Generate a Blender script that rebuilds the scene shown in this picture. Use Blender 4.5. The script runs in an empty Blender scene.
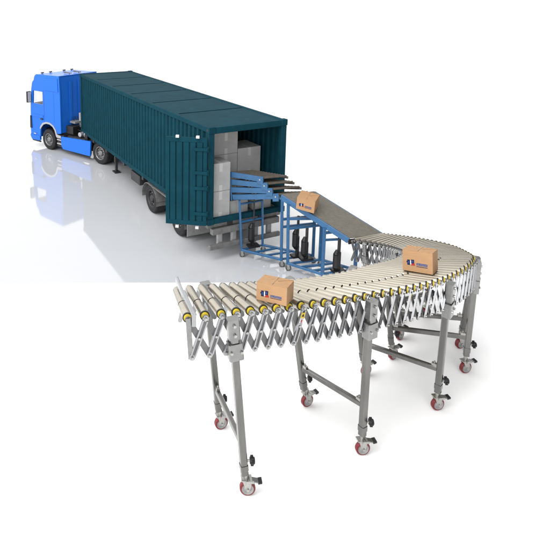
import bpy, math, random
from mathutils import Vector, Matrix
random.seed(7)
C = bpy.context.scene.collection
V = Vector
PI = math.pi

# ------------------------------------------------------------------ materials
def mat(name, col, rough=0.5, metal=0.0, spec=0.5, noise=0.0, nscale=20.0, bump=0.0, bscale=60.0,
        stretch=None, rvar=0.0, coat=0.0):
    m = bpy.data.materials.new(name); m.use_nodes = True
    nt = m.node_tree; b = nt.nodes['Principled BSDF']
    b.inputs['Base Color'].default_value = (*col, 1); b.inputs['Roughness'].default_value = rough
    b.inputs['Metallic'].default_value = metal; b.inputs['Specular IOR Level'].default_value = spec
    if coat: b.inputs['Coat Weight'].default_value = coat; b.inputs['Coat Roughness'].default_value = .06
    tc = nt.nodes.new('ShaderNodeTexCoord'); mp = nt.nodes.new('ShaderNodeMapping')
    nt.links.new(tc.outputs['Object'], mp.inputs['Vector'])
    if stretch: mp.inputs['Scale'].default_value = stretch
    if noise or rvar:
        n = nt.nodes.new('ShaderNodeTexNoise'); n.inputs['Scale'].default_value = nscale
        n.inputs['Detail'].default_value = 6; n.inputs['Roughness'].default_value = .6
        nt.links.new(mp.outputs[0], n.inputs['Vector'])
        if noise:
            r = nt.nodes.new('ShaderNodeValToRGB')
            r.color_ramp.elements[0].position = .3; r.color_ramp.elements[1].position = .7
            lo = [max(0, c * (1 - noise)) for c in col]; hi = [min(1, c * (1 + noise)) for c in col]
            r.color_ramp.elements[0].color = (*lo, 1); r.color_ramp.elements[1].color = (*hi, 1)
            nt.links.new(n.outputs['Fac'], r.inputs['Fac']); nt.links.new(r.outputs[0], b.inputs['Base Color'])
        if rvar:
            mr = nt.nodes.new('ShaderNodeMapRange'); mr.inputs['To Min'].default_value = max(0.02, rough - rvar)
            mr.inputs['To Max'].default_value = min(1, rough + rvar)
            nt.links.new(n.outputs['Fac'], mr.inputs['Value']); nt.links.new(mr.outputs[0], b.inputs['Roughness'])
    if bump:
        n2 = nt.nodes.new('ShaderNodeTexNoise'); n2.inputs['Scale'].default_value = bscale; n2.inputs['Detail'].default_value = 4
        nt.links.new(mp.outputs[0], n2.inputs['Vector'])
        bp = nt.nodes.new('ShaderNodeBump'); bp.inputs['Strength'].default_value = bump; bp.inputs['Distance'].default_value = .01
        nt.links.new(n2.outputs['Fac'], bp.inputs['Height']); nt.links.new(bp.outputs[0], b.inputs['Normal'])
    return m

M = {}
M['teal'] = mat('teal_paint', (.0040, .0345, .050), .75, 0, .06, .16, 3.5, .08, 14)
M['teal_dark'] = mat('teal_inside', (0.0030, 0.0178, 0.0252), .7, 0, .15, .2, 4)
M['blue'] = mat('blue_truck_paint', (.010, .125, .56), .38, 0, .22, .04, 2, coat=.12)
M['blue_rear'] = mat('deep_blue_paint', (0.0077, 0.0350, 0.3182), .35, 0, .5, .12, 5)
M['steelblue'] = mat('blue_powder_coat', (.016, .082, .19), .40, 0, .45, .15, 12, .06, 40)
M['rubber'] = mat('tyre_rubber', (0.0140, 0.0140, 0.0153), .75, 0, .3, .3, 20, .3, 60)
M['black'] = mat('black_plastic', (0.0077, 0.0077, 0.0089), .5, 0, .4, .2, 30)
M['chassis'] = mat('chassis_paint', (0.0191, 0.0191, 0.0217), .55, 0, .4, .35, 12, .2, 30)
M['greysteel'] = mat('grey_steel', (0.1400, 0.1400, 0.1400), .5, .3, .4, .25, 9, .15, 30, rvar=.1)
M['palesteel'] = mat('pale_steel', (0.2673, 0.2673, 0.2673), .45, .3, .4, .2, 9, .1, 30)
M['rim'] = mat('rim_alloy', (0.1909, 0.1909, 0.1973), .4, .7, .5, .15, 14)
M['white'] = mat('white_plastic', (0.4773, 0.4773, 0.4773), .35, 0, .5, .03, 9)
M['silver'] = mat('silver_trim', (0.3818, 0.3818, 0.3946), .35, .5, .5, .05, 9)
M['lens'] = mat('clear_lens', (0.4455, 0.4582, 0.4773), .12, 0, .7, .03, 9)
M['redlens'] = mat('red_lens', (0.2864, 0.0127, 0.0127), .2, 0, .6, .05, 9)
M['roller'] = mat('roller_steel', (.365, .333, .275), .27, .80, .5, .08, 5, .006, 40, rvar=.05)
M['roller_dark'] = mat('dark_roller', (.200, .185, .158), .42, .40, .4, .10, 16, .05, 60)
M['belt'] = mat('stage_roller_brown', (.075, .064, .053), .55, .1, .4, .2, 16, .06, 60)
M['joint'] = mat('roller_joint', (0.0191, 0.0165, 0.0127), .6, 0, .3, .3, 40)
M['yellow'] = mat('yellow_bearing', (0.4582, 0.3373, 0.0127), .4, 0, .5, .12, 30)
M['bolt'] = mat('bolt_zinc', (0.3818, 0.3755, 0.3564), .3, .85, .5, .15, 50)
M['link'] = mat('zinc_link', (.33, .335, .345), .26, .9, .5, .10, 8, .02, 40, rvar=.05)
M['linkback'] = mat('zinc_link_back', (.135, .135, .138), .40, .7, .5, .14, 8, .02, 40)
M['tube'] = mat('galvanised_tube', (.158, .156, .150), .25, .88, .5, .18, 6, .03, 25, (1, 1, .25), rvar=.06)
M['bracket'] = mat('bracket_steel', (.235, .235, .232), .28, .88, .5, .15, 8, .03, 30, rvar=.06)
M['redtyre'] = mat('red_polyurethane', (.13, .007, .010), .4, 0, .4, .15, 40)
M['greytyre'] = mat('grey_caster', (0.0636, 0.0636, 0.0636), .5, 0, .4, .2, 40)
M['card'] = mat('cardboard', (0.3373, 0.2005, 0.1050), .8, 0, .2, .07, 14, .10, 110, (1, 1, 5))
M['cardtape'] = mat('packing_tape', (0.2800, 0.1591, 0.0764), .35, 0, .5, .08, 14)
M['cardedge'] = mat('cardboard_edge', (0.1400, 0.0700, 0.0286), .9, 0, .1, .2, 30)
M['greycard'] = mat('grey_carton', (.31, .31, .308), .75, 0, .2, .08, 6, .08, 60)
M['greytape'] = mat('pale_tape', (0.3946, 0.3946, 0.3882), .4, 0, .4, .05, 10)
M['navy'] = mat('navy_ink', (0.0077, 0.0101, 0.0445), .6, 0, .2, .15, 60)
M['inkblue'] = mat('blue_ink', (0.0191, 0.0636, 0.2100), .6, 0, .2, .15, 60)
M['inkred'] = mat('red_ink', (0.3182, 0.0191, 0.0159), .6, 0, .2, .1, 60)
M['inkwhite'] = mat('white_ink', (0.4773, 0.4773, 0.4964), .6, 0, .2, .05, 60)
M['seat'] = mat('cab_seat_fabric', (0.1273, 0.1018, 0.0827), .9, 0, .2, .2, 20)

def glass_mat():
    m = bpy.data.materials.new('window_glass'); m.use_nodes = True; nt = m.node_tree
    nt.nodes.remove(nt.nodes['Principled BSDF']); out = nt.nodes['Material Output']
    tr = nt.nodes.new('ShaderNodeBsdfTransparent'); tr.inputs[0].default_value = (.97, .98, 1, 1)
    gl = nt.nodes.new('ShaderNodeBsdfGlossy'); gl.inputs['Roughness'].default_value = .03
    fr = nt.nodes.new('ShaderNodeValue'); fr.outputs[0].default_value = .06
    mx = nt.nodes.new('ShaderNodeMixShader')
    nt.links.new(fr.outputs[0], mx.inputs[0]); nt.links.new(tr.outputs[0], mx.inputs[1]); nt.links.new(gl.outputs[0], mx.inputs[2])
    nt.links.new(mx.outputs[0], out.inputs[0]); return m
M['glass'] = glass_mat()

# ------------------------------------------------------------------ mesh helper
class MB:
    def __init__(s): s.v = []; s.f = []; s.m = []; s.s = []; s.mats = []
    def mi(s, m):
        if m not in s.mats: s.mats.append(m)
        return s.mats.index(m)
    def face(s, pts, m, smooth=False):
        b = len(s.v); s.v += [tuple(p) for p in pts]; s.f.append(tuple(range(b, b + len(pts)))); s.m.append(s.mi(m)); s.s.append(smooth)
    def hexa(s, a, m):      # a: 8 corners, bottom 4 ccw then top 4
        b = len(s.v); s.v += [tuple(p) for p in a]; k = s.mi(m)
        for f in ((3, 2, 1, 0), (4, 5, 6, 7), (0, 1, 5, 4), (1, 2, 6, 5), (2, 3, 7, 6), (3, 0, 4, 7)):
            s.f.append(tuple(b + i for i in f)); s.m.append(k); s.s.append(False)
    def box(s, x0, x1, y0, y1, z0, z1, m):
        s.hexa([(x0, y0, z0), (x1, y0, z0), (x1, y1, z0), (x0, y1, z0), (x0, y0, z1), (x1, y0, z1), (x1, y1, z1), (x0, y1, z1)], m)
    def obox(s, c, ax, ay, az, m):   # centre and three half-extent vectors
        c = V(c); ax = V(ax); ay = V(ay); az = V(az)
        if ax.cross(ay).dot(az) < 0: ay = -ay
        s.hexa([c - ax - ay - az, c + ax - ay - az, c + ax + ay - az, c - ax + ay - az,
                c - ax - ay + az, c + ax - ay + az, c + ax + ay + az, c - ax + ay + az], m)
    def cbox(s, c, ax, ay, az, m, ch=.006):    # box with chamfered long edges (along ax)
        c = V(c); ax = V(ax); ay = V(ay); az = V(az)
        w = ay.length; h = az.length; ch = min(ch, w * .5, h * .5); uy = ay / w; uz = az / h
        prof = [(-w + ch, -h), (w - ch, -h), (w, -h + ch), (w, h - ch), (w - ch, h), (-w + ch, h), (-w, h - ch), (-w, -h + ch)]
        s.loft(c - ax, c + ax, uy, uz, prof, prof, m)
    def loft(s, p, q, uy, uz, A, B, m, smooth=False):
        p = V(p); q = V(q); n = len(A); b = len(s.v); k = s.mi(m)
        s.v += [tuple(p + uy * a[0] + uz * a[1]) for a in A] + [tuple(q + uy * a[0] + uz * a[1]) for a in B]
        flip = uy.cross(uz).dot(q - p) < 0
        for i in range(n):
            j = (i + 1) % n; f = (b + i, b + j, b + n + j, b + n + i)
            s.f.append(f[::-1] if flip else f); s.m.append(k); s.s.append(smooth)
        c1 = [s.v[b + i] for i in range(n)]; c2 = [s.v[b + n + i] for i in range(n)]
        s.face(c1 if flip else c1[::-1], m); s.face(c2[::-1] if flip else c2, m)
    def bar(s, p, q, w, h, m, up=(0, 0, 1), ch=.006):
        p = V(p); q = V(q); d = (q - p); ax = d / 2; dn = d.normalized(); up = V(up)
        if abs(dn.dot(up)) > .98: up = V((0, 1, 0))
        sy = dn.cross(up).normalized(); sz = sy.cross(dn).normalized()
        s.cbox((p + q) / 2, ax, sy * w / 2, sz * h / 2, m, ch)
    def cyl(s, p, q, r1, m, r2=None, n=16, cap=True, mcap=None):
        p = V(p); q = V(q); r2 = r1 if r2 is None else r2
        d = (q - p).normalized(); t = V((0, 0, 1)) if abs(d.z) < .9 else V((1, 0, 0))
        a = d.cross(t).normalized(); c = d.cross(a); k = s.mi(m); b = len(s.v)
        ring = [(a * math.cos(2 * PI * i / n) + c * math.sin(2 * PI * i / n)) for i in range(n)]
        s.v += [tuple(p + e * r1) for e in ring] + [tuple(q + e * r2) for e in ring]
        for i in range(n):
            j = (i + 1) % n; s.f.append((b + i, b + j, b + n + j, b + n + i)); s.m.append(k); s.s.append(True)
        if cap:
            s.face([p + e * r1 for e in ring][::-1], mcap or m); s.face([q + e * r2 for e in ring], mcap or m)
    def rev(s, p, axis, prof, n=28):   # prof: list of (along, radius, material of the band to the next point)
        p = V(p); d = V(axis).normalized(); t = V((0, 0, 1)) if abs(d.z) < .9 else V((1, 0, 0))
        a = d.cross(t).normalized(); c = d.cross(a)
        ring = [(a * math.cos(2 * PI * i / n) + c * math.sin(2 * PI * i / n)) for i in range(n)]
        for (x0, r0, m), (x1, r1, _) in zip(prof, prof[1:]):
            b = len(s.v); k = s.mi(m)
            s.v += [tuple(p + d * x0 + e * r0) for e in ring] + [tuple(p + d * x1 + e * r1) for e in ring]
            for i in range(n):
                j = (i + 1) % n; s.f.append((b + i, b + j, b + n + j, b + n + i)); s.m.append(k); s.s.append(True)
    def tube(s, pts, r, m, n=8):
        for a, b in zip(pts, pts[1:]): s.cyl(a, b, r, m, n=n)
    def prism(s, poly, y0, y1, m, f=lambda x, y, z: (x, y, z)):   # poly in (x,z), extruded in y
        a = [V(f(x, y0, z)) for x, z in poly]; b = [V(f(x, y1, z)) for x, z in poly]; n = len(poly)
        s.face(a, m); s.face(b[::-1], m)
        for i in range(n):
            j = (i + 1) % n; s.face([a[j], a[i], b[i], b[j]], m)
    def build(s, name, parent=None, origin=None, bevel=0):
        me = bpy.data.meshes.new(name); off = V(origin) if origin is not None else V((0, 0, 0))
        me.from_pydata([tuple(V(p) - off) for p in s.v], [], s.f)
        for m in s.mats: me.materials.append(M[m])
        me.polygons.foreach_set('material_index', s.m); me.polygons.foreach_set('use_smooth', s.s)
        me.update()
        o = bpy.data.objects.new(name, me); C.objects.link(o)
        if parent is not None: o.parent = parent
        if bevel:
            md = o.modifiers.new('bevel', 'BEVEL'); md.width = bevel; md.segments = 2; md.limit_method = 'ANGLE'; md.angle_limit = math.radians(40)
        return o

def tag(o, label=None, cat=None, group=None, kind=None):
    if label: o['label'] = label
    if cat: o['category'] = cat
    if group: o['group'] = group
    if kind: o['kind'] = kind
    return o
def thing(name, label, cat, loc=(0, 0, 0), rz=0, group=None):
    o = bpy.data.objects.new(name, None); o.empty_display_size = .2; C.objects.link(o)
    o.location = loc; o.rotation_euler = (0, 0, rz)
    return tag(o, label, cat, group)
def copy_to(o, parent, loc=None, rz=None):
    c = o.copy(); C.objects.link(c); c.parent = parent
    if loc is not None: c.location = loc
    if rz is not None: c.rotation_euler = (0, 0, rz)
    for ch in [x for x in o.children]: copy_to(ch, c)
    return c

# ------------------------------------------------------------------ setting
def floor_material(name, col, rough, spec):
    m = mat(name, col, rough, 0, spec, .012, .6)
    return m
M['floor'] = floor_material('white_floor', (.90, .90, .90), .9, .1)
M['polished'] = floor_material('polished_white_floor', (.445, .455, .475), .05, 1.0)
b = MB(); b.face([(-9000, -40, 0), (9000, -40, 0), (9000, 12000, 0), (-9000, 12000, 0)], 'floor')
tag(b.build('ground'), 'plain white studio ground', 'ground', kind='structure')
b = MB()
b.hexa([(-60, 9.2, .0005), (2.75, 9.2, .0005), (2.75, 300, .0005), (-60, 300, .0005), (-60, 9.2, .004), (2.75, 9.2, .004), (2.75, 300, .004), (-60, 300, .004)], 'polished')
tag(b.build('floor_sheet'), 'polished white floor sheet mirroring the truck', 'floor', kind='structure')

# ------------------------------------------------------------------ shipping container
YAW = 2.0088; TO = (0.8113, 9.9539, 0)
L, W, H, B = 8.34, 1.7555, 2.6474, .7547     # x forward, y left (0 .. -W), z up
cont = thing('shipping_container', 'long dark teal corrugated shipping container on the trailer, rear end open', 'shipping container', (TO[0], TO[1], B), YAW)
h = H - B
def corrugated(m, x0, x1, z0, z1, y, sgn, dep=.042, pitch=.178):
    n = max(1, round((x1 - x0) / pitch)); p = (x1 - x0) / n; pts = []
    for i in range(n):
        a = x0 + i * p; pts += [(a, 0), (a + p * .36, 0), (a + p * .5, -dep), (a + p * .86, -dep)]
    pts.append((x1, 0)); mb = MB()
    for (xa, da), (xb, db) in zip(pts, pts[1:]):
        ya = y + sgn * da; yb = y + sgn * db; t = -sgn * .008
        q = [(xa, ya, z0), (xb, yb, z0), (xb, yb, z1), (xa, ya, z1)]
        mb.face(q if sgn < 0 else q[::-1], m)
        q2 = [(xa, ya + t, z0), (xb, yb + t, z0), (xb, yb + t, z1), (xa, ya + t, z1)]
        mb.face(q2[::-1] if sgn < 0 else q2, m)
    return mb
corrugated('teal', .1, L - .1, .1, h - .1, -.012, 1).build('side_wall', cont)
corrugated('teal', .1, L - .1, .1, h - .1, -W + .012, -1).build('side_wall', cont)
for y0, y1 in ((-.085, 0), (-W, -W + .085)):
    mb = MB(); mb.box(.1, L - .1, y0, y1, 0, .1, 'teal'); mb.build('bottom_rail', cont, bevel=.008)
    mb = MB(); mb.box(.1, L - .1, y0, y1, h - .1, h, 'teal'); mb.build('top_rail', cont, bevel=.008)
for x0, x1 in ((0, .11), (L - .11, L)):
    for y0, y1 in ((-.115, .004), (-W - .004, -W + .115)):
        mb = MB(); mb.box(x0, x1, y0, y1, .11, h - .11, 'teal'); mb.build('corner_post', cont, bevel=.01)
        for z0, z1 in ((-.006, .11), (h - .11, h + .012)):
            mb = MB(); mb.box(x0 - .012 * (x0 == 0), x1 + .012 * (x0 > 0), y0 - .01, y1 + .01, z0, z1, 'teal')
            yo = y1 + .0105 if y0 > -1 else y0 - .0105
            mb.cyl((x0 + .055, yo, (z0 + z1) / 2), (x0 + .055, yo + (.001 if y0 > -1 else -.001), (z0 + z1) / 2), .026, 'black', n=12)
            mb.build('corner_casting', cont, bevel=.008)
mb = MB(); mb.box(.005, .11, -W + .115, -.115, h - .12, h, 'teal'); mb.build('rear_header', cont, bevel=.01)
mb = MB(); mb.box(.002, .11, -W + .115, -.115, 0, .1, 'teal'); mb.build('rear_sill', cont, bevel=.01)
mb = MB(); mb.box(L - .1, L - .005, -W + .115, -.115, h - .1, h, 'teal'); mb.box(L - .1, L - .005, -W + .115, -.115, 0, .1, 'teal')
n = 9
for i in range(n):
    y0 = -.115 - (W - .23) * i / n; y1 = -.115 - (W - .23) * (i + 1) / n
    mb.box(L - (.03 if i % 2 else .06), L - (.02 if i % 2 else .05), y1, y0 - .02, .1, h - .1, 'teal')
    mb.box(L - .06, L - .02, y0 - .02, y0 - .0, .1, h - .1, 'teal')
mb.build('front_wall', cont)
mb = MB(); mb.box(.11, L - .1, -W + .085, -.085, .02, .06, 'greysteel'); mb.build('floor', cont)
# roof: panels with shallow ribs and darker seams between them
mb = MB(); npan = 6; px = (L - .2) / npan
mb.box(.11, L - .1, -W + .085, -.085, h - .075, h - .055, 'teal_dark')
for i in range(npan):
    a = .11 + i * px
    mb.box(a + .032, a + px - .032, -W + .09, -.09, h - .03, h - .010, 'teal')
mb.build('roof', cont, bevel=.004)
# open left door: hinged on the left rear post, swung out past the opening
ang = math.atan2(10.09 - TO[1], .0496 - TO[0])
HD = h - .115
door = MB(); dw = .775
def D(t, off, z):   # t along door from hinge, off thickness (towards viewer positive)
    return (t, off, z)
door.box(.0, dw, -.02, .02, .01, .10, 'teal'); door.box(.0, dw, -.02, .02, HD - .15, HD - .06, 'teal')
door.box(.0, .07, -.02, .02, .10, HD - .15, 'teal'); door.box(dw - .07, dw, -.02, .02, .10, HD - .15, 'teal')
door.box(.07, dw - .07, -.006, .0, .10, HD - .15, 'teal')
for i in range(5):
    c = .07 + (dw - .14) * (i + .5) / 5
    door.prism([(c - .048, .10), (c + .048, .10), (c + .048, HD - .15), (c - .048, HD - .15)], .0, .026, 'teal')
    door.prism([(c - .040, .10), (c + .040, .10), (c + .040, HD - .15), (c - .040, HD - .15)], -.03, -.006, 'teal')
do = door.build('door', cont, bevel=.006); do.location = (-.005, .045, 0); do.rotation_euler = (0, 0, ang - YAW)
do['label'] = 'open corrugated teal door swung out beside the container'
for t in (.17, .55):
    for z in (-.035, HD - .055):
        mb = MB(); mb.box(t - .032, t + .032, .022, .07, z - .008, z + .04, 'white'); mb.build('cam_lock', do, bevel=.005)
for z in (.25, .75, 1.05, 1.5):
    mb = MB(); mb.box(-.015, .24, .0265, .045, z - .03, z + .03, 'teal'); mb.cyl((-.02, .01, z - .05), (-.02, .01, z + .05), .02, 'teal', n=10)
    mb.build('hinge', do, bevel=.004)

# grey cartons inside
def cw(u, w, z): # container coordinates -> world
    c, s = math.cos(YAW), math.sin(YAW); return V((TO[0] + u * c + w * s, TO[1] + u * s - w * c, z))
zf = B + .062
def carton(u, w0, w1, z0, z1, dep, label, name='grey_carton'):
    r = thing(name, label, 'carton', cw(u, (w0 + w1) / 2, z0), YAW, 'grey cartons stacked inside the container')
    hw = (w1 - w0) / 2 - .006; z = z1 - z0 - .004
    mb = MB(); mb.box(0, dep, -hw, hw, 0, z, 'greycard'); mb.build('carton_body', r, bevel=.008)
    for q in ((-.002, -.0004, z - .17, z - .006), (-.002, -.0004, .006, .12), (.0, dep, z + .0004, z + .002)):
        mb = MB(); mb.box(q[0], q[1], -.035, .035, q[2], q[3], 'greytape'); mb.build('tape', r)
    return r
carton(.10, .10, .54, zf, 1.36, .42, 'grey carton on the container floor, at the left door post')
carton(.10, .10, .54, 1.36, 1.92, .42, 'grey carton stacked at the left door post, upper one of the pair')
carton(.55, .42, .98, zf, 1.40, .55, 'grey carton at the bottom of the tallest stack, mostly hidden by the nearer cartons')
carton(.55, .42, .98, 1.40, 1.93, .55, 'grey carton in the middle of the tallest stack inside the container')
carton(.55, .42, .98, 1.93, 2.38, .55, 'topmost grey carton of the tallest stack, just under the container roof')
carton(.56, .985, 1.55, zf, 1.42, .55, 'grey carton at the bottom of the right stack, behind the blue conveyor end')
carton(.56, .985, 1.55, 1.42, 2.01, .55, 'grey carton on top of the right stack, beside the dark container wall')
carton(.16, .57, 1.0, zf, 1.10, .34, 'low grey carton behind the thin legs of the blue conveyor')
carton(.14, 1.12, 1.54, zf, 1.05, .36, 'low grey carton on the sill side near the right door post')

# ------------------------------------------------------------------ container trailer
tr = thing('container_trailer', 'low grey and black trailer chassis with twin axles carrying the teal container', 'trailer', TO, YAW)
for y in (-.52, -W + .52):
    mb = MB(); mb.box(.05, L - 1.2, y - .06, y + .06, .50, .745, 'chassis'); mb.box(L - 1.2, L - .05, y - .06, y + .06, .62, .745, 'chassis'); mb.build('chassis_beam', tr, bevel=.008)
for x in (.12, 1.0, 2.1, 3.3, 4.6, 6.0, 7.2, 8.1):
    mb = MB(); mb.box(x - .05, x + .05, -W + .03, -.03, .655, .744, 'greysteel' if x < .5 else 'chassis'); mb.build('cross_member', tr, bevel=.006)
def wheel_mesh(r, w, dual=False):
    mb = MB(); k = r
    prof = [(0, k * .60, 'rubber'), (-.012, k * .70, 'rubber'), (0.0, k * .93, 'rubber'), (w * .1, k, 'rubber'), (w * .9, k, 'rubber'), (w, k * .93, 'rubber'), (w + .01, k * .70, 'rubber'), (w, k * .5, 'rubber')]
    mb.rev((0, 0, 0), (0, -1, 0), prof, 40)
    for g in (.3, .5, .7): mb.rev((0, 0, 0), (0, -1, 0), [(w * g - .008, k * 1.001, 'black'), (w * g + .008, k * 1.001, 'black')], 40)
    return mb
def rim_mesh(r, w, col='rim'):
    mb = MB(); k = r
    mb.rev((0, 0, 0), (0, -1, 0), [(.0, k * .60, col), (-.004, k * .57, col), (.012, k * .53, col), (.07, k * .48, col), (.075, k * .30, col), (.02, k * .24, col), (.005, k * .20, col), (.0, k * .001, col)], 28)
    mb.rev((0, 0, 0), (0, -1, 0), [(.075, k * .47, 'black'), (.0755, k * .30, 'black')], 28)
    for i in range(10):
        a = 2 * PI * i / 10; mb.cyl((k * .39 * math.cos(a), -.085, k * .39 * math.sin(a)), (k * .39 * math.cos(a), -.045, k * .39 * math.sin(a)), k * .045, 'bolt', n=6)
        a += PI / 10; mb.cyl((k * .43 * math.cos(a), -.08, k * .43 * math.sin(a)), (k * .43 * math.cos(a), -.069, k * .43 * math.sin(a)), k * .06, 'black', n=10)
    return mb
def put_wheel(parent, x, y, r, w, left=True, col='rim', proto={}):
    key = (r, w, col)
    loc = (x, y, r + .004); rz = 0 if left else PI
    if key not in proto:
        e = bpy.data.objects.new('wheel', None); C.objects.link(e); e.empty_display_size = .1
        t = wheel_mesh(r, w).build('tyre', e); q = rim_mesh(r, w, col).build('rim', e)
        e.parent = parent; e.location = loc; e.rotation_euler = (0, 0, rz); proto[key] = e
    else: copy_to(proto[key], parent, loc, rz)
for x in (1.38, 2.80):
    put_wheel(tr, x, -.04, .345, .26, True, 'chassis'); put_wheel(tr, x, -.04 - .30, .345, .24, True, 'chassis')
    put_wheel(tr, x, -W + .04, .345, .26, False, 'chassis')
    mb = MB(); mb.cyl((x, -.3, .35), (x, -W + .3, .35), .06, 'chassis', n=12); mb.box(x - .35, x + .35, -.52, -.46, .40, .46, 'chassis'); mb.build('axle', tr)
    for y0, y1 in ((-.62, .012), (-W - .012, -W + .40)):
        mb = MB(); N = 14; R = .42
        pts = [(x + R * math.cos(PI * (-.06 + 1.12 * i / N)), .36 + min(R * .78 * math.sin(PI * (-.06 + 1.12 * i / N)) * 1.1, .335)) for i in range(N + 1)]
        for (xa, za), (xb, zb) in zip(pts, pts[1:]):
            mb.hexa([(xb, y0, zb), (xa, y0, za), (xa, y1, za), (xb, y1, zb), (xb, y0, zb + .014), (xa, y0, za + .014), (xa, y1, za + .014), (xb, y1, zb + .014)], 'greysteel')
        mb.build('mudguard', tr)
for y0, y1 in ((-.62, .014), (-W - .014, -W + .40)):
    mb = MB(); mb.box(1.62, 2.58, y0, y1, .695, .712, 'greysteel'); mb.build('fender_bridge', tr)
for y in (-.36, -W + .36):
    mb = MB(); mb.box(6.0, 6.10, y - .05, y + .05, .30, .70, 'chassis'); mb.box(6.015, 6.085, y - .035, y + .035, .04, .30, 'chassis'); mb.box(5.93, 6.17, y - .09, y + .09, .005, .04, 'chassis')
    mb.bar((6.05, y, .5), (5.5, y, .68), .03, .03, 'chassis'); mb.build('landing_leg', tr, bevel=.006)
mb = MB(); mb.box(-.02, .05, -W + .08, -.03, .24, .34, 'greysteel'); mb.build('underride_bar', tr, bevel=.02)
for y in (-.30, -.62, -W + .62, -W + .3):
    mb = MB(); mb.box(.052, .12, y - .05, y + .05, .26, .652, 'palesteel'); mb.build('bar_bracket', tr, bevel=.008)
mb = MB(); mb.box(.0, .11, -W + .1, -.1, .53, .652, 'greysteel'); mb.build('rear_beam', tr, bevel=.01)
for y0, y1 in ((-.60, -.02), (-W + .02, -W + .6)):
    mb = MB(); mb.box(.90, .915, y0, y1, .16, .62, 'palesteel'); mb.build('mud_flap', tr, bevel=.006)
mb = MB(); mb.box(3.55, 4.15, -.30, -.06, .42, .66, 'chassis'); mb.build('tool_box', tr, bevel=.015)
mb = MB(); mb.tube([(5.98, -.32, .55), (5.4, -.3, .50), (4.6, -.28, .53), (4.1, -.25, .58)], .012, 'chassis'); mb.build('air_line', tr)

# ------------------------------------------------------------------ tractor unit
TY = math.atan2(.6605, -.7508)
tk = thing('truck_tractor', 'bright blue sleeper cab truck tractor standing ahead of the teal container', 'truck', (-2.0037, 16.3763, 0), TY)
CW = 1.62
# cab side profile (x forward, z), rear -> front
def cab_side(y0, y1):
    mb = MB()
    # wheel arch lower edge is a polyline
    arch = [(2.10, .60), (2.16, .74), (2.28, .85), (2.44, .905), (2.62, .905), (2.80, .85), (2.93, .73), (2.98, .58), (3.0, .26)]
    zlow = 1.30
    lower = [(1.87, .66)] + [(2.06, .62)] + arch + [(3.46, .24), (3.53, .34), (3.53, .62), (3.505, zlow), (1.87, zlow)]
    mb.prism(lower, y0, y1, 'blue')
    mb.prism([(1.87, zlow), (2.80, zlow), (2.80, 2.0), (1.87, 2.0)], y0, y1, 'blue')      # behind window
    mb.prism([(2.80, zlow), (3.505, zlow), (3.49, 1.50), (2.80, 1.50)], y0, y1, 'blue')    # door below window
    mb.prism([(3.36, 1.50), (3.49, 1.50), (3.42, 2.0), (3.32, 2.0)], y0, y1, 'blue')       # front pillar
    mb.prism([(2.80, 1.94), (3.326, 1.94), (3.32, 2.0), (2.80, 2.0)], y0, y1, 'blue')
    mb.prism([(1.87, 2.0), (3.42, 2.0), (3.36, 2.22), (3.27, 2.30), (3.22, 2.44), (3.12, 2.51), (1.90, 2.55)], y0, y1, 'blue')
    return mb
mb = cab_side(-.045, 0); q = cab_side(-CW, -CW + .045)
cab = mb.build('cab', tk, bevel=.006); q.build('cab_side_panel', tk, bevel=.006)
mb = MB()
prof = [(1.90, 2.55), (3.12, 2.51), (3.22, 2.44), (3.27, 2.30), (3.36, 2.22), (3.42, 2.0)]
for (xa, za), (xb, zb) in zip(prof, prof[1:]):
    mb.hexa([(xb, -CW + .045, zb - .03), (xa, -CW + .045, za - .03), (xa, -.045, za - .03), (xb, -.045, zb - .03),
             (xb, -CW + .045, zb), (xa, -CW + .045, za), (xa, -.045, za), (xb, -.045, zb)], 'blue')
mb.build('cab_roof', tk)
mb = MB(); mb.hexa([(1.885, -CW + .045, .66), (1.92, -CW + .045, .66), (1.92, -.045, .66), (1.885, -.045, .66), (1.905, -CW + .045, 2.51), (1.94, -CW + .045, 2.51), (1.94, -.045, 2.51), (1.905, -.045, 2.51)], 'blue')
for y in (-.45, -.82, -1.2): mb.box(1.868, 1.8835, y - .05, y + .05, .85, 2.35, 'blue')
mb.build('rear_wall', tk, bevel=.006)
mb = MB(); mb.prism([(3.46, .24), (3.53, .34), (3.53, .62), (3.505, 1.30), (3.49, 1.42), (3.45, 1.42), (3.44, .24)], -CW + .045, -.045, 'blue')
for z in (.75, .9, 1.05): mb.box(3.515, 3.54, -CW + .3, -.3, z - .04, z + .04, 'black')
mb.build('front_panel', tk, bevel=.006)
for y0, y1 in ((-.32, -.06), (-CW + .06, -CW + .32)):
    mb = MB(); mb.box(3.50, 3.545, y0, y1, .44, .60, 'lens'); mb.build('headlight', tk, bevel=.01)
mb = MB(); mb.hexa([(3.455, -CW + .05, 1.42), (3.49, -CW + .05, 1.42), (3.49, -.05, 1.42), (3.455, -.05, 1.42), (3.38, -CW + .05, 2.0), (3.415, -CW + .05, 2.0), (3.415, -.05, 2.0), (3.38, -.05, 2.0)], 'glass'); mb.build('windscreen', tk)
for y0, y1 in ((-.03, -.02), (-CW + .02, -CW + .03)):
    mb = MB(); mb.prism([(2.802, 1.502), (3.359, 1.502), (3.324, 1.938), (2.802, 1.938)], y0, y1, 'glass'); mb.build('side_window', tk)
for y in (-.45, -CW + .45):
    mb = MB(); mb.box(2.35, 2.75, y - .22, y + .22, 1.05, 1.2, 'seat'); mb.box(2.32, 2.44, y - .2, y + .2, 1.2, 1.62, 'seat'); mb.build('cab_seat', tk, bevel=.03)
mb = MB(); mb.box(3.16, 3.44, -CW + .06, -.06, 1.2, 1.50, 'seat'); mb.build('dashboard', tk, bevel=.04)
mb = MB(); mb.box(1.93, 3.4, -CW + .05, -.05, 1.0, 1.04, 'black'); mb.build('cab_floor', tk)
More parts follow.
